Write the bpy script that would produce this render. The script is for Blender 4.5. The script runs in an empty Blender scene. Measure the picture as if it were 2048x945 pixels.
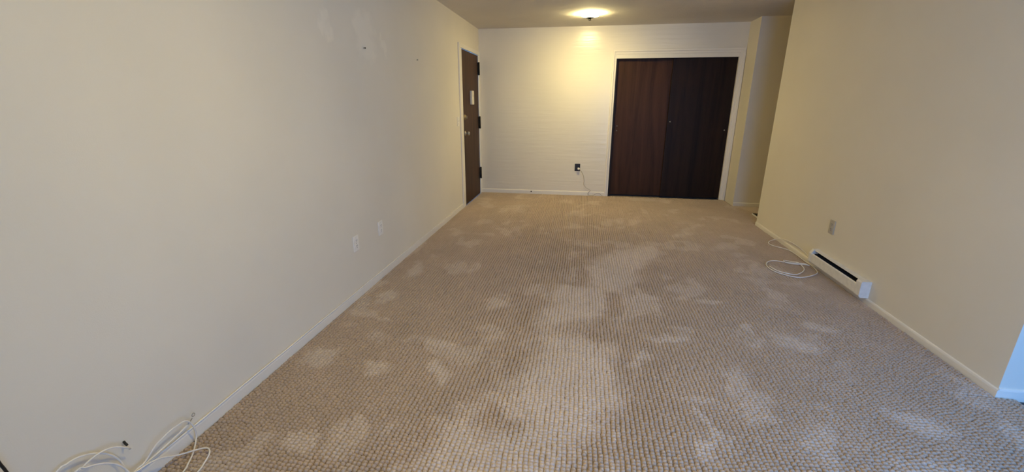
import bpy, bmesh, math
import numpy as np
from mathutils import Matrix, Vector

scene = bpy.context.scene
COL = scene.collection

# ------------------------------------------------------------------ camera
RT = Vector((0.98704, 0.16047, 0.00047)); UP = Vector((-0.04786, 0.29155, 0.95536)); FW = Vector((-0.15317, 0.94300, -0.29545))
cam_data = bpy.data.cameras.new('camera')
cam_data.sensor_fit = 'HORIZONTAL'; cam_data.sensor_width = 36.0
cam_data.lens = 860.27 / 2048 * 36.0
cam_data.clip_start = 0.02
cam = bpy.data.objects.new('camera', cam_data); COL.objects.link(cam)
m = Matrix((RT, UP, -FW)).transposed().to_4x4(); m.translation = Vector((1.609, 0.0, 1.3954))
cam.matrix_world = m
scene.camera = cam

# ------------------------------------------------------------------ daylight, exposure
SKY_COLOR = (0.15, 0.41, 1.0); SKY_STRENGTH = 9.2
LAMP_COLOR = (1.0, 0.81, 0.36); LAMP_STRENGTH = 390.0
NEAR_LAMP_COLOR = (1.0, 0.74, 0.18); NEAR_LAMP_STRENGTH = 295.0
world = bpy.data.worlds.new('sky'); scene.world = world; world.use_nodes = True
bg = world.node_tree.nodes['Background']
bg.inputs[0].default_value = (*SKY_COLOR, 1); bg.inputs[1].default_value = SKY_STRENGTH
WIN = (2.15, 4.5, 0.06, 2.12); Y_REAR = -0.5         # x0, x1, z0, z1 of the big window in the rear wall
pd = bpy.data.lights.new('window_portal', 'AREA'); pd.shape = 'RECTANGLE'
pd.size = WIN[1]-WIN[0]; pd.size_y = WIN[3]-WIN[2]; pd.cycles.is_portal = True
po = bpy.data.objects.new('window_portal', pd); COL.objects.link(po)
po.location = ((WIN[0]+WIN[1])/2, Y_REAR-0.16, (WIN[2]+WIN[3])/2); po.rotation_euler = (math.radians(90), 0, 0)
scene.view_settings.view_transform = 'Standard'; scene.view_settings.look = 'None'
scene.view_settings.gamma = 1.0; scene.view_settings.use_curve_mapping = False
scene.view_settings.exposure = 0.0
scene.cycles.max_bounces = 10; scene.cycles.diffuse_bounces = 7
scene.cycles.sample_clamp_indirect = 6.0
scene.cycles.caustics_reflective = False; scene.cycles.caustics_refractive = False

# ------------------------------------------------------------------ room dimensions (metres)
H = 2.44; W = 3.698; D = 6.790; YF = 5.3715; YN = 2.1766; XC = 3.749; YB = 6.403
XK = 6.4; CARPET_X = 3.779; T = 0.12
BBH = 0.059; BBT = 0.010

# ------------------------------------------------------------------ helpers
def nodes(name):
    mt = bpy.data.materials.new(name); mt.use_nodes = True
    nt = mt.node_tree; return mt, nt, nt.nodes['Principled BSDF']
def N(nt, kind, **kw):
    n = nt.nodes.new(kind)
    for k, val in kw.items():
        if k in n.inputs: n.inputs[k].default_value = val
        else: setattr(n, k, val)
    return n
def ramp(nt, stops):
    r = nt.nodes.new('ShaderNodeValToRGB')
    el = r.color_ramp.elements
    while len(el) > 1: el.remove(el[-1])
    el[0].position, el[0].color = stops[0][0], (*stops[0][1], 1)
    for p, c in stops[1:]:
        e = el.new(p); e.color = (*c, 1)
    return r
def coords(nt, scale=(1, 1, 1)):
    t = nt.nodes.new('ShaderNodeTexCoord'); mp = nt.nodes.new('ShaderNodeMapping')
    mp.inputs['Scale'].default_value = scale
    nt.links.new(t.outputs['Object'], mp.inputs['Vector']); return mp.outputs[0]
def plain(name, col, rough=0.5, metal=0.0, vary=0.06, scale=30, spec=0.5):
    mt, nt, b = nodes(name)
    n = N(nt, 'ShaderNodeTexNoise', Scale=scale, Detail=3.0); nt.links.new(coords(nt), n.inputs['Vector'])
    lo = tuple(c*(1-vary) for c in col); hi = tuple(min(1, c*(1+vary)) for c in col)
    r = ramp(nt, [(0.3, lo), (0.7, hi)]); nt.links.new(n.outputs['Fac'], r.inputs[0]); nt.links.new(r.outputs[0], b.inputs['Base Color'])
    b.inputs['Roughness'].default_value = rough; b.inputs['Metallic'].default_value = metal
    b.inputs['Specular IOR Level'].default_value = spec
    return mt
def paint(name, col, rough, bump, scale, spec=0.4, mottled=0.03, streak=None):
    """roller-applied wall paint: faint mottling, orange-peel relief"""
    mt, nt, b = nodes(name)
    v = coords(nt)
    n = N(nt, 'ShaderNodeTexNoise', Scale=1.3, Detail=4.0); nt.links.new(v, n.inputs['Vector'])
    r = ramp(nt, [(0.3, tuple(c*(1-mottled) for c in col)), (0.7, tuple(min(1, c*(1+mottled)) for c in col))])
    nt.links.new(n.outputs['Fac'], r.inputs[0]); nt.links.new(r.outputs[0], b.inputs['Base Color'])
    p = N(nt, 'ShaderNodeTexNoise', Scale=scale, Detail=3.0, Roughness=0.6); nt.links.new(v, p.inputs['Vector'])
    bp = N(nt, 'ShaderNodeBump', Strength=bump, Distance=0.004); nt.links.new(p.outputs['Fac'], bp.inputs['Height'])
    last = bp
    if streak:
        s = N(nt, 'ShaderNodeTexNoise', Scale=1.0, Detail=2.0); nt.links.new(coords(nt, streak), s.inputs['Vector'])
        bp2 = N(nt, 'ShaderNodeBump', Strength=0.25, Distance=0.01); nt.links.new(s.outputs['Fac'], bp2.inputs['Height'])
        nt.links.new(bp.outputs[0], bp2.inputs['Normal']); last = bp2
    nt.links.new(last.outputs[0], b.inputs['Normal'])
    b.inputs['Roughness'].default_value = rough; b.inputs['Specular IOR Level'].default_value = spec
    return mt
def wood(name, dark, light, rough, seed, spec):
    mt, nt, b = nodes(name)
    mp = nt.nodes.new('ShaderNodeMapping'); t = nt.nodes.new('ShaderNodeTexCoord')
    mp.inputs['Scale'].default_value = (7, 7, 0.55); mp.inputs['Location'].default_value = (seed, seed*0.7, seed*0.3)
    nt.links.new(t.outputs['Object'], mp.inputs['Vector'])
    a = N(nt, 'ShaderNodeTexNoise', Scale=1.0, Detail=6.0, Distortion=1.6); nt.links.new(mp.outputs[0], a.inputs['Vector'])
    mp2 = nt.nodes.new('ShaderNodeMapping'); mp2.inputs['Scale'].default_value = (160, 160, 5)
    nt.links.new(t.outputs['Object'], mp2.inputs['Vector'])
    f = N(nt, 'ShaderNodeTexNoise', Scale=1.0, Detail=3.0); nt.links.new(mp2.outputs[0], f.inputs['Vector'])
    mx = N(nt, 'ShaderNodeMath', operation='MULTIPLY_ADD'); mx.inputs[1].default_value = 0.35
    nt.links.new(f.outputs['Fac'], mx.inputs[0]); nt.links.new(a.outputs['Fac'], mx.inputs[2])
    r = ramp(nt, [(0.45, dark), (0.62, tuple((x+y)/2 for x, y in zip(dark, light))), (0.9, light)])
    nt.links.new(mx.outputs[0], r.inputs[0]); nt.links.new(r.outputs[0], b.inputs['Base Color'])
    bp = N(nt, 'ShaderNodeBump', Strength=0.08, Distance=0.002); nt.links.new(f.outputs['Fac'], bp.inputs['Height']); nt.links.new(bp.outputs[0], b.inputs['Normal'])
    b.inputs['Roughness'].default_value = rough; b.inputs['Specular IOR Level'].default_value = spec
    return mt
def lit(name, col, strength):
    mt, nt, b = nodes(name)
    b.inputs['Base Color'].default_value = (0.9, 0.88, 0.82, 1); b.inputs['Roughness'].default_value = 0.4
    n = N(nt, 'ShaderNodeTexNoise', Scale=20.0); nt.links.new(coords(nt), n.inputs['Vector'])
    r = ramp(nt, [(0.0, tuple(c*0.96 for c in col)), (1.0, col)]); nt.links.new(n.outputs['Fac'], r.inputs[0])
    nt.links.new(r.outputs[0], b.inputs['Emission Color']); b.inputs['Emission Strength'].default_value = strength
    return mt

def box(bm, x0, x1, y0, y1, z0, z1, bevel=0.0, seg=2):
    vs = [bm.verts.new((x, y, z)) for x in (x0, x1) for y in (y0, y1) for z in (z0, z1)]
    fs = [bm.faces.new([vs[i] for i in q]) for q in ((0, 1, 3, 2), (4, 6, 7, 5), (0, 4, 5, 1), (2, 3, 7, 6), (0, 2, 6, 4), (1, 5, 7, 3))]
    if bevel > 0:
        es = list({e for f in fs for e in f.edges})
        bmesh.ops.bevel(bm, geom=es, offset=bevel, segments=seg, affect='EDGES', profile=0.5)
def lathe(bm, prof, axis='Z', centre=(0, 0, 0), n=24, scale=(1, 1)):
    """prof: (radius, height) pairs spun about an axis through centre"""
    rings = []
    for r, h in prof:
        ring = []
        for k in range(n):
            a = 2*math.pi*k/n; u, w = r*math.cos(a)*scale[0], r*math.sin(a)*scale[1]
            p = {'Z': (u, w, h), 'X': (h, u, w), 'Y': (u, h, w)}[axis]
            ring.append(bm.verts.new((centre[0]+p[0], centre[1]+p[1], centre[2]+p[2])))
        rings.append(ring)
    for a, b in zip(rings, rings[1:]):
        for k in range(n): bm.faces.new((a[k], a[(k+1) % n], b[(k+1) % n], b[k]))
    bm.faces.new(rings[0][::-1]); bm.faces.new(rings[-1])
def obj(name, bm, mat, parent=None, smooth=False):
    bmesh.ops.recalc_face_normals(bm, faces=bm.faces)
    me = bpy.data.meshes.new(name); bm.to_mesh(me); bm.free()
    if smooth:
        for p in me.polygons: p.use_smooth = True
    me.materials.append(mat)
    o = bpy.data.objects.new(name, me); COL.objects.link(o)
    if parent: o.parent = parent
    return o
def boxes(name, lst, mat, parent=None, bevel=0.0):
    bm = bmesh.new()
    for b in lst: box(bm, *b, bevel=bevel)
    return obj(name, bm, mat, parent)
def at(o, loc):
    """put an object's origin at loc without moving its mesh in the world"""
    o.data.transform(Matrix.Translation(-Vector(loc))); o.location = loc; return o
def tag(o, label, cat, group=None):
    o['label'] = label; o['category'] = cat
    if group: o['group'] = group
    return o
def struct(o, label=None, cat=None):
    o['kind'] = 'structure'
    if label: o['label'] = label
    if cat: o['category'] = cat
    return o
def empty(name, loc=(0, 0, 0)):
    o = bpy.data.objects.new(name, None); o.location = loc; o.empty_display_size = 0.05; COL.objects.link(o); return o
def spline(pts, step=0.012):
    """Catmull-Rom through the points"""
    P = [Vector(p) for p in pts]; P = [2*P[0]-P[1]] + P + [2*P[-1]-P[-2]]
    out = []
    for i in range(1, len(P)-2):
        n = max(2, int((P[i+1]-P[i]).length/step))
        for k in range(n):
            t = k/n; a, b, c, d = P[i-1], P[i], P[i+1], P[i+2]
            out.append(0.5*((2*b) + (c-a)*t + (2*a-5*b+4*c-d)*t*t + (3*b-a-3*c+d)*t**3))
    out.append(P[-2]); return out
def tube(bm, pts, r, n=8):
    P = [Vector(p) for p in pts]; prev = None; nrm = Vector((0, 0, 1))
    for i, p in enumerate(P):
        t = (P[min(i+1, len(P)-1)]-P[max(i-1, 0)]).normalized()
        nrm = (nrm - t*nrm.dot(t))
        if nrm.length < 1e-4: nrm = t.orthogonal()
        nrm.normalize(); bi = t.cross(nrm)
        ring = [bm.verts.new(p + (nrm*math.cos(2*math.pi*k/n) + bi*math.sin(2*math.pi*k/n))*r) for k in range(n)]
        if prev:
            for k in range(n): bm.faces.new((prev[k], prev[(k+1) % n], ring[(k+1) % n], ring[k]))
        else: bm.faces.new(ring[::-1])
        prev = ring
    bm.faces.new(prev)
def cable(name, pts, r, mat, parent=None, step=0.012):
    bm = bmesh.new(); tube(bm, spline(pts, step), r); return obj(name, bm, mat, parent, True)

# ------------------------------------------------------------------ materials
CREAM = (0.80, 0.745, 0.62)
M_wall = paint('cream_wall_paint', CREAM, 0.62, 0.10, 220)
M_wall_left = paint('cream_patched_wall_paint', CREAM, 0.62, 0.12, 220)
def add_patches(mt, spots, gain):
    """filler patches: lighter where old holes were made good"""
    nt = mt.node_tree; b = nt.nodes['Principled BSDF']; src = b.inputs['Base Color'].links[0].from_socket
    v = coords(nt); ns = N(nt, 'ShaderNodeTexNoise', Scale=7.0, Detail=3.0); nt.links.new(v, ns.inputs['Vector'])
    wob = N(nt, 'ShaderNodeVectorMath', operation='MULTIPLY_ADD'); wob.inputs[1].default_value = (0.30,)*3; wob.inputs[2].default_value = (0, 0, 0)
    nt.links.new(ns.outputs['Color'], wob.inputs[0])
    ad = N(nt, 'ShaderNodeVectorMath', operation='ADD'); nt.links.new(v, ad.inputs[0]); nt.links.new(wob.outputs[0], ad.inputs[1])
    acc = None
    for y, z, rad in spots:
        d = N(nt, 'ShaderNodeVectorMath', operation='DISTANCE'); nt.links.new(ad.outputs[0], d.inputs[0]); d.inputs[1].default_value = (0.15, y+0.15, z+0.15)
        mr = N(nt, 'ShaderNodeMapRange'); nt.links.new(d.outputs['Value'], mr.inputs['Value'])
        for k, val in zip(('From Min', 'From Max', 'To Min', 'To Max'), (rad*0.6, rad, 1.0, 0.0)): mr.inputs[k].default_value = val
        if acc is None: acc = mr.outputs[0]
        else:
            mm = N(nt, 'ShaderNodeMath', operation='MAXIMUM'); nt.links.new(acc, mm.inputs[0]); nt.links.new(mr.outputs[0], mm.inputs[1]); acc = mm.outputs[0]
    k = N(nt, 'ShaderNodeMath', operation='MULTIPLY_ADD'); nt.links.new(acc, k.inputs[0]); k.inputs[1].default_value = gain; k.inputs[2].default_value = 1.0
    sc = N(nt, 'ShaderNodeVectorMath', operation='SCALE'); nt.links.new(src, sc.inputs[0]); nt.links.new(k.outputs[0], sc.inputs['Scale']); nt.links.new(sc.outputs[0], b.inputs['Base Color'])
add_patches(M_wall_left, [(3.24, 1.84, 0.18), (3.12, 1.94, 0.11), (3.55, 1.83, 0.08), (2.70, 1.86, 0.08)], 0.07)
M_back = paint('cream_back_wall_paint', CREAM, 0.26, 0.03, 160, spec=0.5, streak=(2.0, 2.0, 26.0))
M_ceil = paint('textured_ceiling_paint', (0.70, 0.665, 0.60), 0.9, 0.9, 90, spec=0.2, mottled=0.05)
M_trim = paint('cream_trim_paint', (0.84, 0.79, 0.68), 0.5, 0.03, 60, spec=0.3)
M_door = wood('dark_stained_door_wood', (0.022, 0.011, 0.005), (0.080, 0.038, 0.015), 0.5, 1.7, 0.15)
M_closet = wood('reddish_brown_closet_wood', (0.024, 0.0115, 0.005), (0.064, 0.028, 0.012), 0.45, 5.1, 0.12)
M_closet2 = wood('blackish_brown_closet_wood', (0.010, 0.0062, 0.0035), (0.027, 0.0145, 0.0075), 0.45, 8.3, 0.12)
M_black = plain('black_plastic', (0.012, 0.010, 0.009), 0.45)
M_hinge = plain('dark_bronze_metal', (0.014, 0.010, 0.008), 0.55, 0.3)
M_steel = plain('satin_nickel', (0.50, 0.47, 0.42), 0.32, 0.95)
M_brass = plain('aged_brass', (0.42, 0.33, 0.18), 0.35, 0.9)
M_plate = plain('white_plastic_plate', (0.88, 0.84, 0.75), 0.45, spec=0.3)
M_almond = plain('grey_almond_plastic_plate', (0.50, 0.46, 0.38), 0.4)
M_slot = plain('dark_socket_slots', (0.03, 0.028, 0.025), 0.6)
M_chime = plain('ivory_plastic_chime', (0.74, 0.69, 0.56), 0.4)
M_cable = plain('white_cable_jacket', (0.86, 0.82, 0.74), 0.42, spec=0.3)
M_cord = plain('grey_cord_jacket', (0.33, 0.29, 0.22), 0.5)
M_heater = plain('white_enamelled_steel', (0.80, 0.77, 0.70), 0.45, spec=0.3)
M_finial = plain('dull_grey_metal', (0.022, 0.020, 0.017), 0.6, 0.0, spec=0.1)
M_fin = plain('dark_heater_fins', (0.035, 0.034, 0.033), 0.5, 0.5)
M_dark = plain('dark_void', (0.006, 0.006, 0.006), 0.9)
M_vinyl = plain('dark_vinyl_floor', (0.022, 0.018, 0.020), 0.4, vary=0.3, scale=8)
M_glass, nt, b = nodes('window_glass')
tr = N(nt, 'ShaderNodeBsdfTransparent'); gl = N(nt, 'ShaderNodeBsdfGlossy', Roughness=0.02); mxs = N(nt, 'ShaderNodeMixShader', Fac=0.06)
nt.links.new(tr.outputs[0], mxs.inputs[1]); nt.links.new(gl.outputs[0], mxs.inputs[2]); nt.links.new(mxs.outputs[0], nt.nodes['Material Output'].inputs['Surface'])
M_lamp = lit('lit_frosted_glass', LAMP_COLOR, LAMP_STRENGTH)
M_lamp2 = lit('lit_frosted_glass_near', NEAR_LAMP_COLOR, NEAR_LAMP_STRENGTH)

# carpet: greige pile, lighter where the pile has been brushed the other way
def carpet_mat(name, use_attr):
    mt, nt, b = nodes(name)
    v = coords(nt)
    fine = N(nt, 'ShaderNodeTexNoise', Scale=420.0, Detail=2.0); nt.links.new(v, fine.inputs['Vector'])
    mid = N(nt, 'ShaderNodeTexNoise', Scale=3.2, Detail=4.0); nt.links.new(v, mid.inputs['Vector'])
    dark, light = CARPET_DARK, CARPET_LIGHT
    mix = N(nt, 'ShaderNodeMix', data_type='RGBA')
    mix.inputs['A'].default_value = (*dark, 1); mix.inputs['B'].default_value = (*light, 1)
    if use_attr:
        at_ = N(nt, 'ShaderNodeAttribute', attribute_name='pile_lay'); nt.links.new(at_.outputs['Fac'], mix.inputs['Factor'])
    else: mix.inputs['A'].default_value = (0.26, 0.20, 0.15, 1); mix.inputs['Factor'].default_value = 0.0
    hs = N(nt, 'ShaderNodeMath', operation='MULTIPLY_ADD'); hs.inputs[1].default_value = 0.55; hs.inputs[2].default_value = 0.58
    nt.links.new(fine.outputs['Fac'], hs.inputs[0])
    hm = N(nt, 'ShaderNodeMath', operation='MULTIPLY_ADD'); hm.inputs[1].default_value = 0.30; hm.inputs[2].default_value = 0.0
    nt.links.new(mid.outputs['Fac'], hm.inputs[0])
    ad = N(nt, 'ShaderNodeMath', operation='ADD'); nt.links.new(hs.outputs[0], ad.inputs[0]); nt.links.new(hm.outputs[0], ad.inputs[1])
    mul = N(nt, 'ShaderNodeVectorMath', operation='SCALE'); nt.links.new(mix.outputs['Result'], mul.inputs[0]); nt.links.new(ad.outputs[0], mul.inputs['Scale'])
    nt.links.new(mul.outputs[0], b.inputs['Base Color'])
    bp = N(nt, 'ShaderNodeBump', Strength=0.7, Distance=0.003); nt.links.new(fine.outputs['Fac'], bp.inputs['Height']); nt.links.new(bp.outputs[0], b.inputs['Normal'])
    b.inputs['Roughness'].default_value = 1.0; b.inputs['Specular IOR Level'].default_value = 0.05
    b.inputs['Sheen Weight'].default_value = 0.15; b.inputs['Sheen Roughness'].default_value = 0.6
    return mt
CARPET_DARK = (0.505, 0.395, 0.30); CARPET_LIGHT = (0.65, 0.55, 0.46)
M_carpet = carpet_mat('carpet_pile_fibre', True); M_backing = carpet_mat('carpet_backing', False)

# ------------------------------------------------------------------ structure
floor = struct(boxes('floor', [(-T, CARPET_X-0.012, Y_REAR-T, YN, -0.10, -0.008), (-T, W+T, YN, D+0.75, -0.10, -0.008), (W+T, XK, YF-T, D+0.75, -0.10, -0.008)], M_backing),
               'patterned greige carpet covering the room floor', 'floor')
# carpet pile: rows of small cut-and-loop tufts running towards the back wall
def value_noise(x, y, seed):
    rng = np.random.RandomState(seed); g = rng.rand(256, 256)
    xi = np.floor(x).astype(int); yi = np.floor(y).astype(int); fx = x-xi; fy = y-yi
    fx = fx*fx*(3-2*fx); fy = fy*fy*(3-2*fy)
    a = g[xi % 256, yi % 256]; b_ = g[(xi+1) % 256, yi % 256]; c = g[xi % 256, (yi+1) % 256]; d = g[(xi+1) % 256, (yi+1) % 256]
    return (a*(1-fx)+b_*fx)*(1-fy) + (c*(1-fx)+d*fx)*fy
SW = [(3.04, 5.27), (2.44, 4.40), (1.99, 3.81), (1.72, 3.25), (1.645, 2.57), (1.62, 2.06), (1.47, 1.68), (1.325, 1.44), (1.2, 0.9), (1.1, 0.0)]
SPOTS = [(1.034, 2.771, .10, .07), (.208, 3.329, .07, .20), (.212, 2.764, .08, .12), (.176, 1.949, .11, .12), (.522, 1.931, .08, .06), (.888, 1.92, .06, .10), (.813, 2.189, .12, .05),
         (1.386, 1.772, .09, .13), (.458, 1.354, .10, .07), (2.221, 1.671, .03, .14), (2.207, 2.535, .16, .05), (2.707, 2.713, .04, .12), (3.189, 2.792, .10, .06), (2.021, 2.277, .05, .07),
         (2.117, 3.032, .10, .09), (2.582, 3.066, .13, .06), (2.931, 2.535, .12, .10), (1.678, 2.247, .16, .12), (1.703, 1.943, .10, .16), (3.158, 1.919, .12, .09)]
def pile_lay(x, y):
    wx = x + 0.10*(value_noise(x*7, y*7, 3)-0.5) + 0.05*(value_noise(x*19, y*19, 4)-0.5)
    wy = y + 0.14*(value_noise(x*6, y*6, 5)-0.5) + 0.05*(value_noise(x*17, y*17, 6)-0.5)
    n = 0.6*value_noise(wx*4.5, wy*3.2, 11) + 0.4*value_noise(wx*11, wy*9, 12)
    small = np.clip((n-0.60)/0.12, 0, 1)
    dist = np.full_like(x, 9.0)
    for (x0, y0), (x1, y1) in zip(SW, SW[1:]):
        dx, dy = x1-x0, y1-y0
        t = np.clip(((wx-x0)*dx+(wy-y0)*dy)/(dx*dx+dy*dy), 0, 1)
        dist = np.minimum(dist, np.hypot(wx-(x0+t*dx), wy-(y0+t*dy)))
    broad = value_noise(wx*3.1+40, wy*2.4+9, 21)
    swath = np.clip((0.34*np.clip((5.6-y)/2.2, 0.25, 1)-dist)/0.14, 0, 1)*np.clip((broad-0.28)/0.22, 0, 1)
    spots = np.zeros_like(x)
    for sx, sy, ax, ay in SPOTS:
        d = np.hypot((wx-sx)/ax, (wy-sy)/ay); spots = np.maximum(spots, np.clip((1.2-d)/0.55, 0, 1))
    return np.clip(np.maximum.reduce([0.50*small, 0.85*swath, 0.7*spots]), 0, 1)
PX, PY = 0.0215, 0.0175
def tuft_field(regions):
    xs, ys = [], []
    for x0, x1, y0, y1 in regions:
        gx, gy = np.meshgrid(np.arange(x0+PX/2, x1-PX/2+1e-6, PX), np.arange(y0+PY/2, y1-PY/2+1e-6, PY), indexing='ij')
        gy = gy + (value_noise(gx*0.0+np.arange(gx.shape[0])[:, None]*0.61, gy*3.0, 31)-.5)*PY*0.9
        gx = gx + (value_noise(gx*9, gy*9, 32)-.5)*0.008
        xs.append(gx.ravel()); ys.append(gy.ravel())
    return np.concatenate(xs), np.concatenate(ys)
tx, ty = tuft_field([(0.010, CARPET_X, -0.2, YN-0.01), (0.010, W-0.01, YN-0.01, D-0.01), (W-0.01, 4.6, YF+0.01, YB-0.01), (W-0.01, XC-0.002, YB-0.01, D-0.01)])
rng = np.random.RandomState(7); nT = len(tx)
lay = pile_lay(tx, ty)
tx = tx + (rng.rand(nT)-.5)*0.0042; ty = ty + (rng.rand(nT)-.5)*0.0050
hw = PX*(0.445 + 0.10*lay + 0.08*(rng.rand(nT)-.5)); hl = PY*(0.42 + 0.12*lay + 0.10*(rng.rand(nT)-.5))
hz = 0.0048 + 0.0030*(rng.rand(nT)-.5) - 0.0006*lay
base = -0.009
offs = [(-1, -1, 0), (1, -1, 0), (1, 1, 0), (-1, 1, 0), (-.72, -.72, .78), (.72, -.72, .78), (.72, .72, .78), (-.72, .72, .78), (0, 0, 1.0)]
V = np.zeros((nT, 9, 3), np.float32)
tilt = (rng.rand(nT)-.5)*0.005
for k, (ox, oy, oz) in enumerate(offs):
    V[:, k, 0] = tx + ox*hw; V[:, k, 1] = ty + oy*hl + (tilt if k == 8 else 0); V[:, k, 2] = base + oz*(hz - base) * (1.0)
quads = np.array([(0, 1, 5, 4), (1, 2, 6, 5), (2, 3, 7, 6), (3, 0, 4, 7)]); tris = np.array([(4, 5, 8), (5, 6, 8), (6, 7, 8), (7, 4, 8)])
idx = (np.arange(nT)*9)[:, None]
loops = np.concatenate([(idx[:, :, None]+quads[None]).reshape(nT, -1), (idx[:, :, None]+tris[None]).reshape(nT, -1)], axis=1).ravel().astype(np.int32)
sizes = np.tile(np.array([4]*4+[3]*4, np.int32), nT); starts = np.concatenate([[0], np.cumsum(sizes)[:-1]]).astype(np.int32)
me = bpy.data.meshes.new('carpet_pile'); me.vertices.add(nT*9); me.vertices.foreach_set('co', V.ravel())
me.loops.add(len(loops)); me.loops.foreach_set('vertex_index', loops)
me.polygons.add(len(sizes)); me.polygons.foreach_set('loop_start', starts)
me.polygons.foreach_set('use_smooth', np.ones(len(sizes), bool))
me.update(calc_edges=True)
attr = me.attributes.new('pile_lay', 'FLOAT', 'POINT')
tone = np.clip(lay + 0.28*(rng.rand(nT)-.5), 0, 1)
attr.data.foreach_set('value', np.repeat(tone, 9).astype(np.float32))
me.materials.append(M_carpet)
pile = bpy.data.objects.new('carpet_pile', me); COL.objects.link(pile); pile.parent = floor; pile['kind'] = 'stuff'; pile['label'] = 'rows of greige carpet tufts with brushed lighter patches'

struct(boxes('floor_kitchen', [(CARPET_X-0.02, XK, Y_REAR-T, YN, -0.10, -0.016)], M_vinyl), 'dark hard floor beyond the carpet edge', 'floor')
struct(boxes('ceiling', [(-T, XK+T, Y_REAR-T, D+T+0.7, H, H+0.1)], M_ceil), 'textured off white ceiling', 'ceiling')

# left wall, with the entrance door opening and old nail holes
DY0, DY1, DZ = 5.800, 6.700, 2.068
wl = struct(boxes('wall_left', [(-T, 0, Y_REAR-T, DY0-0.012, -0.01, H), (-T, 0, DY1+0.012, D+T, -0.01, H), (-T, 0, DY0-0.012, DY1+0.012, DZ+0.012, H)], M_wall_left), 'long cream painted wall', 'wall')
CX0, CX1, CZ = 2.023, 3.680, 2.065
struct(boxes('wall_back', [(0, CX0, D, D+T, -0.01, H), (CX1, XC+0.001, D, D+T, -0.01, H), (CX0, CX1, D, D+T, CZ, H)], M_back), 'cream back wall around the closet', 'wall')
struct(boxes('wall_closet', [(CX0-0.3, CX1+0.06, D+0.70, D+0.75, -0.01, H), (CX0-0.35, CX0-0.3, D+T, D+0.75, -0.01, H), (CX1+0.06, CX1+0.10, D+T, D+0.75, -0.01, H)], M_wall), 'inside wall of the closet', 'wall')
struct(boxes('wall_right', [(W, W+T, YN, YF, -0.016, H)], M_wall), 'cream wall carrying the baseboard heater', 'wall')
struct(boxes('wall_kitchen', [(W+T, XK, YN, YN+T, -0.016, H), (XK, XK+T, Y_REAR-T, YN+T, -0.016, H)], M_wall), 'wall returning around the near right corner', 'wall')
struct(boxes('wall_hall', [(XC, XK, YB, D+T, -0.01, H), (W+T, XK, YF-T, YF, -0.01, H), (XK, XK+T, YF-T, D+T, -0.01, H)], M_wall), 'shaded hall wall beside the closet', 'wall')
struct(boxes('wall_rear', [(-T, WIN[0], Y_REAR-T, Y_REAR, -0.02, H), (WIN[1], XK+T, Y_REAR-T, Y_REAR, -0.02, H), (WIN[0], WIN[1], Y_REAR-T, Y_REAR, -0.02, WIN[2]), (WIN[0], WIN[1], Y_REAR-T, Y_REAR, WIN[3], H)], M_wall), 'rear wall with the big window', 'wall')
wi = struct(empty('window_1', (WIN[0], Y_REAR, WIN[2])), 'big white framed window in the rear wall', 'window')
def wpart(name, lst, mat):
    o = boxes(name, lst, mat); o.parent = wi; o.location = (-WIN[0], -Y_REAR, -WIN[2]); return o
xm = (WIN[0]+WIN[1])/2; fr = 0.05
wpart('window_frame', [(WIN[0], WIN[0]+fr, Y_REAR-0.1, Y_REAR-0.02, WIN[2], WIN[3]), (WIN[1]-fr, WIN[1], Y_REAR-0.1, Y_REAR-0.02, WIN[2], WIN[3]), (WIN[0]+fr, WIN[1]-fr, Y_REAR-0.1, Y_REAR-0.02, WIN[2], WIN[2]+fr), (WIN[0]+fr, WIN[1]-fr, Y_REAR-0.1, Y_REAR-0.02, WIN[3]-fr, WIN[3]), (xm-fr/2, xm+fr/2, Y_REAR-0.1, Y_REAR-0.02, WIN[2]+fr, WIN[3]-fr)], M_trim)
for a, c in ((WIN[0]+fr, xm-fr/2), (xm+fr/2, WIN[1]-fr)): wpart('pane', [(a, c, Y_REAR-0.063, Y_REAR-0.057, WIN[2]+fr, WIN[3]-fr)], M_glass)

# baseboards: a flat board with a rounded top edge
def baseboard(name, p0, p1, nrm, label, z0=-0.004, h=BBH):
    p0, p1, nrm = Vector((*p0, 0)), Vector((*p1, 0)), Vector((*nrm, 0)); bm = bmesh.new()
    prof = [(0, z0), (BBT, z0), (BBT, h-0.012), (BBT*0.75, h-0.004), (BBT*0.35, h), (0, h)]
    ra = [bm.verts.new(p0+nrm*d+Vector((0, 0, z))) for d, z in prof]; rb = [bm.verts.new(p1+nrm*d+Vector((0, 0, z))) for d, z in prof]
    for k in range(len(prof)): bm.faces.new((ra[k], ra[(k+1) % 6], rb[(k+1) % 6], rb[k]))
    bm.faces.new(ra); bm.faces.new(rb)
    return struct(obj(name, bm, M_trim), label, 'baseboard')
baseboard('baseboard_left', (0, Y_REAR), (0, 5.655), (1, 0), 'cream baseboard along the long wall')
bb = baseboard('baseboard_back', (0.012, D), (1.970, D), (0, -1), 'cream baseboard below the back wall outlet', h=0.062)
bm = bmesh.new(); lathe(bm, [(0.011, -0.003), (0.011, -0.001), (0.008, 0.0)], 'Y', (0.82, D-BBT-0.001, 0.038), 12)
o = obj('plug', bm, M_dark, bb); o['label'] = 'small black plug in the baseboard'
baseboard('baseboard_right', (W, YN-BBT), (W, YF), (-1, 0), 'cream baseboard below the heater', h=0.043)
baseboard('baseboard_kitchen', (W, YN), (XK, YN), (0, -1), 'baseboard on the near corner return wall', z0=-0.016, h=0.048)
baseboard('baseboard_hall', (XC, YB), (XK, YB), (0, -1), 'baseboard on the shaded hall wall', h=0.05)

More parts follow.
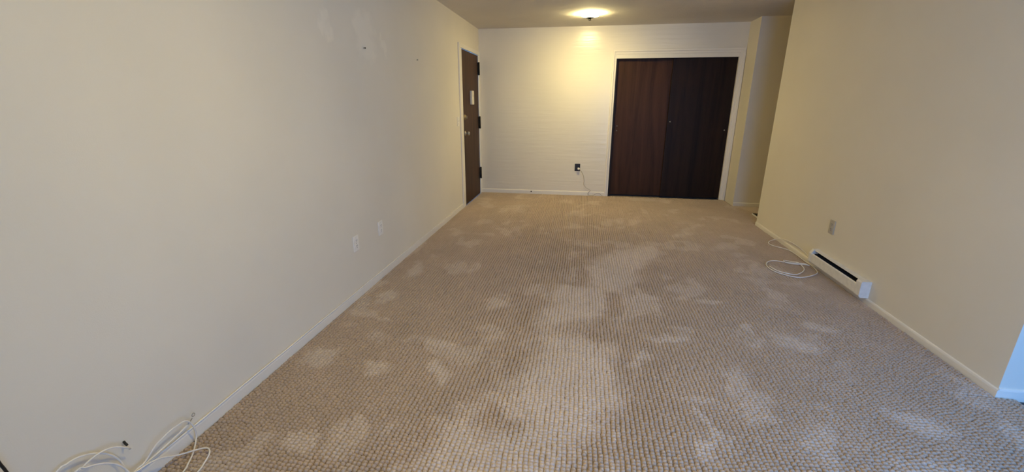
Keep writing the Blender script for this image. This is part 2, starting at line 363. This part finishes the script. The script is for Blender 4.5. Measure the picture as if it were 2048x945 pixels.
# ------------------------------------------------------------------ entrance door in the left wall
tr1 = struct(empty('trim_1', (0, DY0, 0)), 'white casing around the entrance door', 'door casing')
def cas(parent, name, lst, mat=M_trim, bevel=0.004):
    o = boxes(name, lst, mat, None, bevel); o.parent = parent; o.location = -parent.location; return o
cas(tr1, 'casing_side', [(0, 0.016, 5.655, 5.715, 0, 2.126), (0, 0.010, 5.712, DY0-0.006, 0, 2.072)])
cas(tr1, 'casing_side', [(0, 0.016, 6.735, 6.785, 0, 2.126), (0, 0.010, DY1+0.004, 6.738, 0, 2.072)])
cas(tr1, 'casing_head', [(0, 0.016, 5.715, 6.735, 2.072, 2.126)])
cas(tr1, 'door_stop', [(-T, -0.045, DY0-0.012, DY0, 0, DZ), (-T, -0.045, DY1, DY1+0.012, 0, DZ), (-T, -0.045, DY0-0.012, DY1+0.012, DZ, DZ+0.012)], bevel=0)
d1 = struct(empty('door_1', (0, DY0, 0)), 'dark brown wooden entrance door in the long wall', 'door')
def dp(name, bm, mat, smooth=False, parent=d1, label=None):
    o = obj(name, bm, mat, None, smooth); o.parent = parent; o.location = -d1.location if parent is d1 else (0, 0, 0)
    if label: o['label'] = label
    return o
bm = bmesh.new(); box(bm, -0.042, 0.002, DY0+0.003, DY1-0.003, 0.006, DZ-0.003, 0.002); slab = dp('door_slab', bm, M_door)
for zc in (1.885, 1.11, 0.335):
    bm = bmesh.new(); box(bm, 0.001, 0.006, 6.640, DY1-0.004, zc-0.085, zc+0.085, 0.001)
    box(bm, 0.0105, 0.0165, DY1+0.003, 6.735, zc-0.085, zc+0.085, 0.001)
    hb = dp('hinge', bm, M_hinge, label='dark bronze hinge')
    bm = bmesh.new(); lathe(bm, [(0.004, zc-0.092), (0.013, zc-0.088), (0.013, zc+0.088), (0.004, zc+0.092)], 'Z', (0.020, DY1-0.004, 0), 14)
    kn = obj('knuckle', bm, M_hinge, None, True); kn.parent = hb
bm = bmesh.new(); lathe(bm, [(0.040, 0.002), (0.038, 0.008), (0.030, 0.014), (0.027, 0.024), (0.024, 0.026)], 'X', (0, 5.872, 1.211), 20)
box(bm, 0.024, 0.040, 5.868, 5.876, 1.194, 1.228, 0.002); dp('deadbolt', bm, M_brass, True, label='round brass deadbolt')
bm = bmesh.new(); lathe(bm, [(0.033, 0.002), (0.032, 0.008), (0.016, 0.014), (0.012, 0.030), (0.024, 0.040), (0.028, 0.054), (0.022, 0.066), (0.008, 0.070)], 'X', (0, 5.872, 0.998), 20)
dp('knob', bm, M_steel, True, label='satin metal door knob')
bm = bmesh.new(); box(bm, 0.002, 0.036, 6.185, 6.300, 1.375, 1.562, 0.006); ch = dp('chime_box', bm, M_chime, label='ivory door chime box')
bm = bmesh.new(); box(bm, 0.036, 0.0375, 6.20, 6.285, 1.50, 1.506); box(bm, 0.036, 0.0375, 6.20, 6.285, 1.486, 1.492); dp('grille', bm, M_almond, parent=ch)

# ------------------------------------------------------------------ closet
tr2 = struct(empty('trim_2', (CX0, D, 0)), 'white stepped casing around the closet opening', 'door casing')
cas(tr2, 'casing_side', [(1.968, 1.996, D-0.024, D, 0, 2.122), (1.992, CX0, D-0.011, D, 0, 2.068)], bevel=0.003)
cas(tr2, 'casing_side', [(3.708, 3.742, D-0.024, D, 0, 2.122), (CX1, 3.711, D-0.011, D, 0, 2.068)], bevel=0.003)
cas(tr2, 'casing_head', [(1.996, 3.708, D-0.024, D, 2.094, 2.122), (CX0-0.03, CX1+0.03, D-0.011, D, 2.063, 2.097)], bevel=0.003)
cas(tr2, 'jamb', [(CX1-0.012, CX1, D, D+T, 0, CZ)], bevel=0)
cas(tr2, 'fascia', [(CX0, CX1-0.012, D-0.004, D+0.012, 2.006, CZ)], bevel=0.002)
cas(tr2, 'track', [(CX0, CX1-0.012, D+0.014, D+T, 2.035, CZ)], M_hinge, bevel=0)
def slider(name, x0, x1, y0, label, holes, mat):
    e = struct(empty(name, ((x0+x1)/2, y0, 0)), label, 'sliding door')
    bm = bmesh.new(); box(bm, x0, x1, y0, y0+0.032, 0.018, 2.026, 0.0015); o = obj('door_slab', bm, mat); o.parent = e; o.location = -e.location
    for hx, hz_ in holes:
        bm = bmesh.new(); lathe(bm, [(0.009, -0.003), (0.009, 0.0), (0.004, 0.001)][::1], 'Y', (hx, y0, hz_), 10); s = obj('screw', bm, M_steel, None, True); s.parent = e; s.location = -e.location
    return e
slider('door_2', CX0+0.020, 2.845, D+0.072, 'reddish brown closet door, the left and rear of the sliding pair', [(2.098, 1.066), (2.098, 1.000)], M_closet)
slider('door_3', 2.812, CX1-0.014, D+0.030, 'near black closet door, the right and front of the sliding pair', [(2.852, 1.135), (3.618, 1.021)], M_closet2)
struct(boxes('trim_3', [(CX0, CX0+0.016, D+0.004, D+T, 0.0, 2.03)], M_hinge), 'dark jamb strip on the left edge of the closet opening', 'door jamb')

# ------------------------------------------------------------------ ceiling lights
def ceiling_lamp(x, y, mat, label):
    e = tag(empty('ceiling_light', (x, y, H)), label, 'ceiling light', 'flush ceiling lights')
    def p(name, prof, m_, n=40):
        bm = bmesh.new(); lathe(bm, prof, 'Z', (0, 0, 0), n); o = obj(name, bm, m_, e, True); return o
    p('mounting_plate', [(0.060, 0.0), (0.060, -0.006), (0.055, -0.008)], M_trim)
    p('glass_shade', [(0.045, -0.008), (0.080, -0.020), (0.100, -0.026), (0.102, -0.029), (0.085, -0.031), (0.030, -0.033)], mat)
    f = p('finial_cap', [(0.012, -0.0325), (0.012, -0.044), (0.050, -0.047), (0.048, -0.051), (0.018, -0.054)], M_finial, 24)
    bm = bmesh.new(); lathe(bm, [(0.012, -0.053), (0.022, -0.058), (0.024, -0.066), (0.018, -0.074), (0.006, -0.078)], 'Z', (0, 0, 0), 20); g = obj('finial', bm, M_finial, f, True)
    return e
ceiling_lamp(1.618, 5.88, M_lamp, 'lit flush ceiling light with a metal finial near the closet wall')
ceiling_lamp(1.50, 1.45, M_lamp2, 'lit flush ceiling light over the near end of the room')

# ------------------------------------------------------------------ wall plates
def outlet(loc, rz, plate_mat, label, w=0.076, h=0.116, plug=False):
    """built facing -Y at the origin, then turned to its wall"""
    e = tag(empty('wall_outlet', loc), label, 'outlet', 'duplex wall outlets'); e.rotation_euler = (0, 0, rz)
    bm = bmesh.new(); box(bm, -w/2, w/2, -0.007, 0, -h/2, h/2, 0.0035); obj('cover_plate', bm, plate_mat, e)
    for s in (1, -1):
        bm = bmesh.new(); lathe(bm, [(0.018, -0.007), (0.018, -0.0092), (0.016, -0.0100)], 'Y', (0, 0, s*0.0205), 20, scale=(0.95, 0.80)); r = obj('socket', bm, plate_mat, e)
        bm = bmesh.new()
        for q in (-1, 1): box(bm, q*0.0065-0.0012, q*0.0065+0.0012, -0.0106, -0.0098, s*0.0205+0.000, s*0.0205+0.009)
        lathe(bm, [(0.0026, -0.0098), (0.0026, -0.0106)], 'Y', (0, 0, s*0.0205-0.008), 8); obj('slots', bm, M_slot, r)
    bm = bmesh.new(); lathe(bm, [(0.0035, -0.007), (0.0030, -0.0085)], 'Y', (0, 0, 0), 10); obj('screw', bm, M_steel, e)
    return e
outlet((0, 2.768, 0.413), math.radians(90), M_plate, 'white wall outlet on the long left wall, nearer of the two')
outlet((0, 3.168, 0.417), math.radians(90), M_plate, 'white wall outlet on the long left wall, farther of the two')
outlet((W, 3.843, 0.406), math.radians(-90), M_almond, 'grey almond wall outlet above the baseboard heater')
outlet((1.537, D, 0.440), 0, M_black, 'black wall outlet on the back wall with a white plug', 0.084, 0.112)
e = tag(empty('light_switch', (0, 5.556, 1.170)), 'cream light switch plate beside the entrance door', 'light switch'); e.rotation_euler = (0, 0, math.radians(90))
bm = bmesh.new(); box(bm, -0.045, 0.045, -0.006, 0, -0.058, 0.058, 0.0025); obj('cover_plate', bm, M_plate, e)
bm = bmesh.new(); box(bm, -0.005, 0.005, -0.008, -0.006, -0.012, 0.012); box(bm, -0.004, 0.004, -0.020, -0.006, 0.000, 0.008, 0.001); obj('toggle', bm, M_plate, e)
for s in (-1, 1):
    bm = bmesh.new(); lathe(bm, [(0.0035, -0.006), (0.003, -0.0075)], 'Y', (0, 0, s*0.030), 10); obj('screw', bm, M_steel, e)

# plug and thin power cord below the black outlet
e = tag(empty('power_cord', (1.557, D-0.011, 0.4195)), 'thin grey power cord hanging from the black outlet', 'power cord')
def rel(o, par): o.parent = par; o.location = -par.location; return o
bm = bmesh.new(); lathe(bm, [(0.017, D-0.0112), (0.019, D-0.020), (0.017, D-0.036), (0.009, D-0.040)], 'Y', (1.557, 0, 0.4195), 18); rel(obj('plug', bm, M_plate, None, True), e)
rel(cable('cord', [(1.562, D-0.038, 0.417), (1.590, D-0.045, 0.400), (1.620, D-0.035, 0.350), (1.640, D-0.022, 0.300), (1.652, D-0.018, 0.235), (1.648, D-0.018, 0.175), (1.69, D-0.018, 0.125), (1.755, D-0.018, 0.086), (1.74, D-0.018, 0.066),
                   (1.715, D-0.020, 0.030), (1.740, D-0.030, 0.010), (1.80, D-0.035, 0.012), (1.86, D-0.020, 0.045), (1.90, D-0.022, 0.040), (1.935, D-0.035, 0.012), (1.95, D-0.06, 0.009)], 0.0028, M_cord), e)

# nails in the left wall
def nail(y, z, r, label):
    bm = bmesh.new(); lathe(bm, [(r*0.5, 0.0), (r*0.5, 0.012), (r, 0.0125), (r, 0.0145), (r*0.6, 0.0150)], 'X', (0, 0, 0), 10)
    o = obj('nail', bm, M_hinge, None, True); o.location = (0, y, z); tag(o, label, 'nail')
nail(3.173, 1.778, 0.006, 'dark nail in the left wall, nearer and bigger of the two')
nail(4.216, 1.789, 0.004, 'tiny dark nail in the left wall nearer to the entrance door')

# ------------------------------------------------------------------ baseboard heater
HY0, HY1, HZ0, HZ1 = 3.218, 3.975, 0.045, 0.168
e = tag(empty('baseboard_heater', (W, HY0, HZ0)), 'white electric baseboard heater on the right wall', 'heater')
def hp(name, lst, mat, bevel=0.0): return rel(boxes(name, lst, mat, None, bevel), e)
hp('back_plate', [(W-0.006, W, HY0+0.005, HY1-0.005, HZ0, HZ1-0.002)], M_heater)
def extr(name, prof, y0, y1, mat):
    bm = bmesh.new(); a = [bm.verts.new((W-d, y0, z)) for d, z in prof]; b_ = [bm.verts.new((W-d, y1, z)) for d, z in prof]; n = len(prof)
    for k in range(n): bm.faces.new((a[k], a[(k+1) % n], b_[(k+1) % n], b_[k]))
    bm.faces.new(a); bm.faces.new(b_); return rel(obj(name, bm, mat), e)
extr('top_cover', [(0.006, 0.168), (0.038, 0.167), (0.041, 0.159), (0.039, 0.158), (0.036, 0.163), (0.006, 0.164)], HY0+0.058, HY1-0.034, M_heater)
extr('front_panel', [(0.052, 0.134), (0.056, 0.136), (0.065, 0.130), (0.065, 0.062), (0.055, 0.047), (0.052, 0.049), (0.061, 0.064), (0.061, 0.128)], HY0+0.058, HY1-0.034, M_heater)
rel(boxes('slot_shield', [(W-0.012, W-0.010, HY0+0.06, HY1-0.036, 0.06, 0.160)], M_fin), e)
bm = bmesh.new(); y = HY0+0.09
while y < HY1-0.06: box(bm, W-0.056, W-0.013, y, y+0.0016, 0.066, 0.140); y += 0.0115
lathe(bm, [(0.009, HY0+0.06), (0.009, HY1-0.036)], 'Y', (W-0.034, 0, 0.100), 10); rel(obj('heating_fins', bm, M_fin), e)
extr('end_cap', [(0.0, 0.045), (0.056, 0.045), (0.067, 0.060), (0.067, 0.158), (0.060, 0.169), (0.0, 0.170)], HY0, HY0+0.060, M_heater)
extr('end_cap', [(0.0, 0.045), (0.056, 0.045), (0.067, 0.060), (0.067, 0.132), (0.047, 0.169), (0.0, 0.170)], HY1-0.036, HY1, M_heater)
extr('bottom_lip', [(0.006, 0.045), (0.050, 0.045), (0.050, 0.047), (0.006, 0.047)], HY0+0.058, HY1-0.034, M_heater)

# ------------------------------------------------------------------ cables
Zc = 0.010
coil = [(3.672, 4.05, .070), (3.676, 4.17, .083), (3.680, 4.266, .087), (3.680, 4.42, .084), (3.676, 4.58, .066), (3.668, 4.70, .030), (3.625, 4.715, Zc), (3.565, 4.64, Zc), (3.550, 4.57, Zc), (3.580, 4.505, Zc), (3.629, 4.455, Zc), (3.666, 4.375, Zc),
        (3.672, 4.236, Zc), (3.668, 4.10, Zc), (3.672, 4.00, Zc), (3.668, 3.91, Zc), (3.635, 3.79, Zc), (3.548, 3.709, Zc), (3.451, 3.659, Zc), (3.390, 3.668, Zc), (3.347, 3.700, Zc), (3.294, 3.760, Zc), (3.274, 3.847, Zc), (3.287, 3.945, Zc),
        (3.339, 4.028, Zc), (3.406, 4.055, Zc), (3.478, 4.028, Zc), (3.543, 3.998, Zc+.006), (3.610, 3.985, Zc+.010), (3.64, 3.945, Zc+.008), (3.607, 3.965, Zc+.010), (3.526, 3.968, Zc+.008), (3.470, 3.995, Zc+.009), (3.470, 4.045, Zc+.009), (3.51, 4.072, Zc), (3.546, 4.048, Zc), (3.572, 3.996, Zc+.012),
        (3.582, 3.927, Zc), (3.558, 3.850, Zc), (3.499, 3.770, Zc), (3.429, 3.717, Zc), (3.362, 3.712, Zc+.010), (3.312, 3.758, Zc+.010), (3.290, 3.822, Zc+.010), (3.297, 3.895, Zc)]
o = cable('coaxial_cable', coil, 0.0042, M_cable)
tag(o, 'white cable coiled on the carpet beside the baseboard heater', 'cable', 'loose white cables')
R = 0.0032
def lcable(pts, label, r=R):
    return tag(cable('coaxial_cable', pts, r, M_cable), label, 'cable', 'loose white cables')
# cables dangling at the near end of the left wall; all come up from a heap at the foot of the wall
lcable([(0.0200, 0.7000, 0.1000), (0.0200, 0.7600, 0.2100), (0.0200, 0.8300, 0.2830), (0.0200, 0.8570, 0.2860), (0.0200, 0.8830, 0.2840), (0.0200, 0.9090, 0.2740), (0.0200, 0.9330, 0.2580), (0.0200, 0.9570, 0.2350), (0.0200, 0.9780, 0.2080), (0.0200, 0.9930, 0.1750), (0.0200, 1.0000, 0.1450), (0.0200, 1.0020, 0.1270), (0.0200, 1.0040, 0.1060), (0.0200, 1.0080, 0.0750), (0.0200, 1.0040, 0.0400), (0.0210, 0.9850, 0.0140), (0.0210, 0.9200, 0.0100)],
       'white cable bent in a low arch over the wall at bottom left, outermost')
b2 = empty('coaxial_cable', (0.032, 0.70, 0.05)); tag(b2, 'white cable at bottom left ending in a dark connector against the wall', 'cable', 'loose white cables')
rel(cable('cord', [(0.0320, 0.7000, 0.0500), (0.0320, 0.7800, 0.1500), (0.0320, 0.8560, 0.2400), (0.0320, 0.8770, 0.2440), (0.0320, 0.9010, 0.2520), (0.0320, 0.9310, 0.2550), (0.0320, 0.9590, 0.2500), (0.0320, 0.9900, 0.2340), (0.0320, 1.0130, 0.2100), (0.0260, 1.0330, 0.1850)], R, M_cable), b2)
bm = bmesh.new(); tube(bm, [(0.0015, 1.037, 0.210), (0.012, 1.033, 0.206), (0.022, 1.030, 0.204)], 0.0042, 12); rel(obj('connector', bm, M_fin, None, True), b2)
lcable([(0.0440, 0.7000, 0.0900), (0.0440, 0.7800, 0.1700), (0.0440, 0.8590, 0.2580), (0.0440, 0.8840, 0.2490), (0.0440, 0.9090, 0.2360), (0.0440, 0.9340, 0.2180), (0.0440, 0.9580, 0.1940), (0.0440, 0.9730, 0.1730), (0.0440, 0.9860, 0.1460), (0.0600, 0.9950, 0.0950), (0.0680, 0.9950, 0.0500), (0.0720, 0.9800, 0.0140), (0.0750, 0.9200, 0.0100)],
       'white cable at bottom left running below the arched one')
lcable([(0.0360, 0.8000, 0.0350), (0.0360, 0.9200, 0.0650), (0.0360, 1.0180, 0.0970), (0.0360, 1.0500, 0.0980), (0.0360, 1.0760, 0.1110), (0.0360, 1.1100, 0.1320), (0.0360, 1.1460, 0.1400), (0.0360, 1.1780, 0.1440), (0.0360, 1.2140, 0.1410), (0.0360, 1.2370, 0.1370), (0.0360, 1.2570, 0.1140), (0.0360, 1.2690, 0.0730), (0.0280, 1.2740, 0.0250), (0.0500, 1.2410, 0.0090), (0.0820, 1.1950, 0.0090), (0.1050, 1.1500, 0.0090), (0.1190, 1.1180, 0.0090), (0.1300, 1.0000, 0.0090), (0.1500, 0.8500, 0.0090)],
       'white cable looping up the left wall and down onto the carpet')
b3 = empty('coaxial_cable', (0.027, 0.80, 0.045)); tag(b3, 'white cable at bottom left ending in a small metal ring', 'cable', 'loose white cables')
rel(cable('cord', [(0.0270, 0.8000, 0.0450), (0.0270, 0.9200, 0.0680), (0.0270, 1.0230, 0.0870), (0.0270, 1.0680, 0.0860), (0.0270, 1.1270, 0.0890), (0.0270, 1.1840, 0.0940), (0.0270, 1.2280, 0.0990), (0.0270, 1.2520, 0.1050)], R, M_cable), b3)
bm = bmesh.new(); tube(bm, [(0.0260, 1.2520, 0.1040), (0.0260, 1.2660, 0.1080), (0.0260, 1.2790, 0.1150)], 0.0018, 8)
ring = [(0.0260, 1.2870+0.007*math.sin(a), 0.1260+0.007*math.cos(a)) for a in [2*math.pi*k/16 for k in range(17)]]; tube(bm, ring, 0.0017, 6); rel(obj('ring_terminal', bm, M_steel, None, True), b3)
lcable([(0.0460, 0.8000, 0.0200), (0.0460, 0.9200, 0.0450), (0.0460, 0.9890, 0.1010), (0.0460, 1.0230, 0.0990), (0.0460, 1.0660, 0.0910), (0.0460, 1.1050, 0.0750), (0.0460, 1.1390, 0.0500), (0.0450, 1.1800, 0.0210), (0.0760, 1.2040, 0.0210), (0.1030, 1.2220, 0.0210), (0.1250, 1.2280, 0.0210), (0.1450, 1.2180, 0.0210), (0.1630, 1.1930, 0.0210), (0.1680, 1.1630, 0.0120), (0.1790, 1.1240, 0.0120), (0.1900, 1.0000, 0.0100), (0.2000, 0.8500, 0.0100)],
       'white cable making a hairpin loop over the carpet at bottom left')
pts = []
yy = 0.30
k = 0
while yy < 5.62:
    pts.append((0.0098, yy, BBH+0.0040+0.0010*math.sin(k*1.7))); yy += 0.16; k += 1
pts.append((0.0098, 5.64, BBH+0.004))
tag(cable('coaxial_cable', pts, 0.0042, M_cable, step=0.05), 'white cable running straight along the top of the left baseboard', 'cable', 'loose white cables')
tag(cable('black_cable', [(0.10, 0.655, 0.62), (0.085, 0.685, 0.53), (0.080, 0.698, 0.480), (0.080, 0.701, 0.454), (0.080, 0.704, 0.436), (0.080, 0.706, 0.420), (0.078, 0.709, 0.390), (0.070, 0.710, 0.25), (0.060, 0.70, 0.10), (0.08, 0.66, 0.012), (0.15, 0.60, 0.012)], 0.0036, M_black),
    'black cable hanging in front of the left wall at the bottom left corner', 'cable')

# ------------------------------------------------------------------ flat dark register on the hall carpet
e = tag(empty('floor_register', (3.89, 5.745, 0.004)), 'flat black grille with a pale edge on the hall carpet', 'floor vent')
rel(boxes('rim', [(3.828, 3.836, 5.60, 5.89, 0.004, 0.020)], M_heater), e)
rel(boxes('frame', [(3.836, 3.840, 5.60, 5.89, 0.004, 0.019), (3.945, 3.955, 5.60, 5.89, 0.004, 0.022), (3.838, 3.945, 5.60, 5.61, 0.004, 0.020), (3.838, 3.945, 5.88, 5.89, 0.004, 0.020)], M_black), e)
rel(boxes('base', [(3.838, 3.945, 5.61, 5.88, 0.004, 0.008)], M_dark), e)
for k in range(6): rel(boxes('slat', [(3.842+k*0.0175, 3.850+k*0.0175, 5.61, 5.88, 0.008, 0.017)], M_black), e)
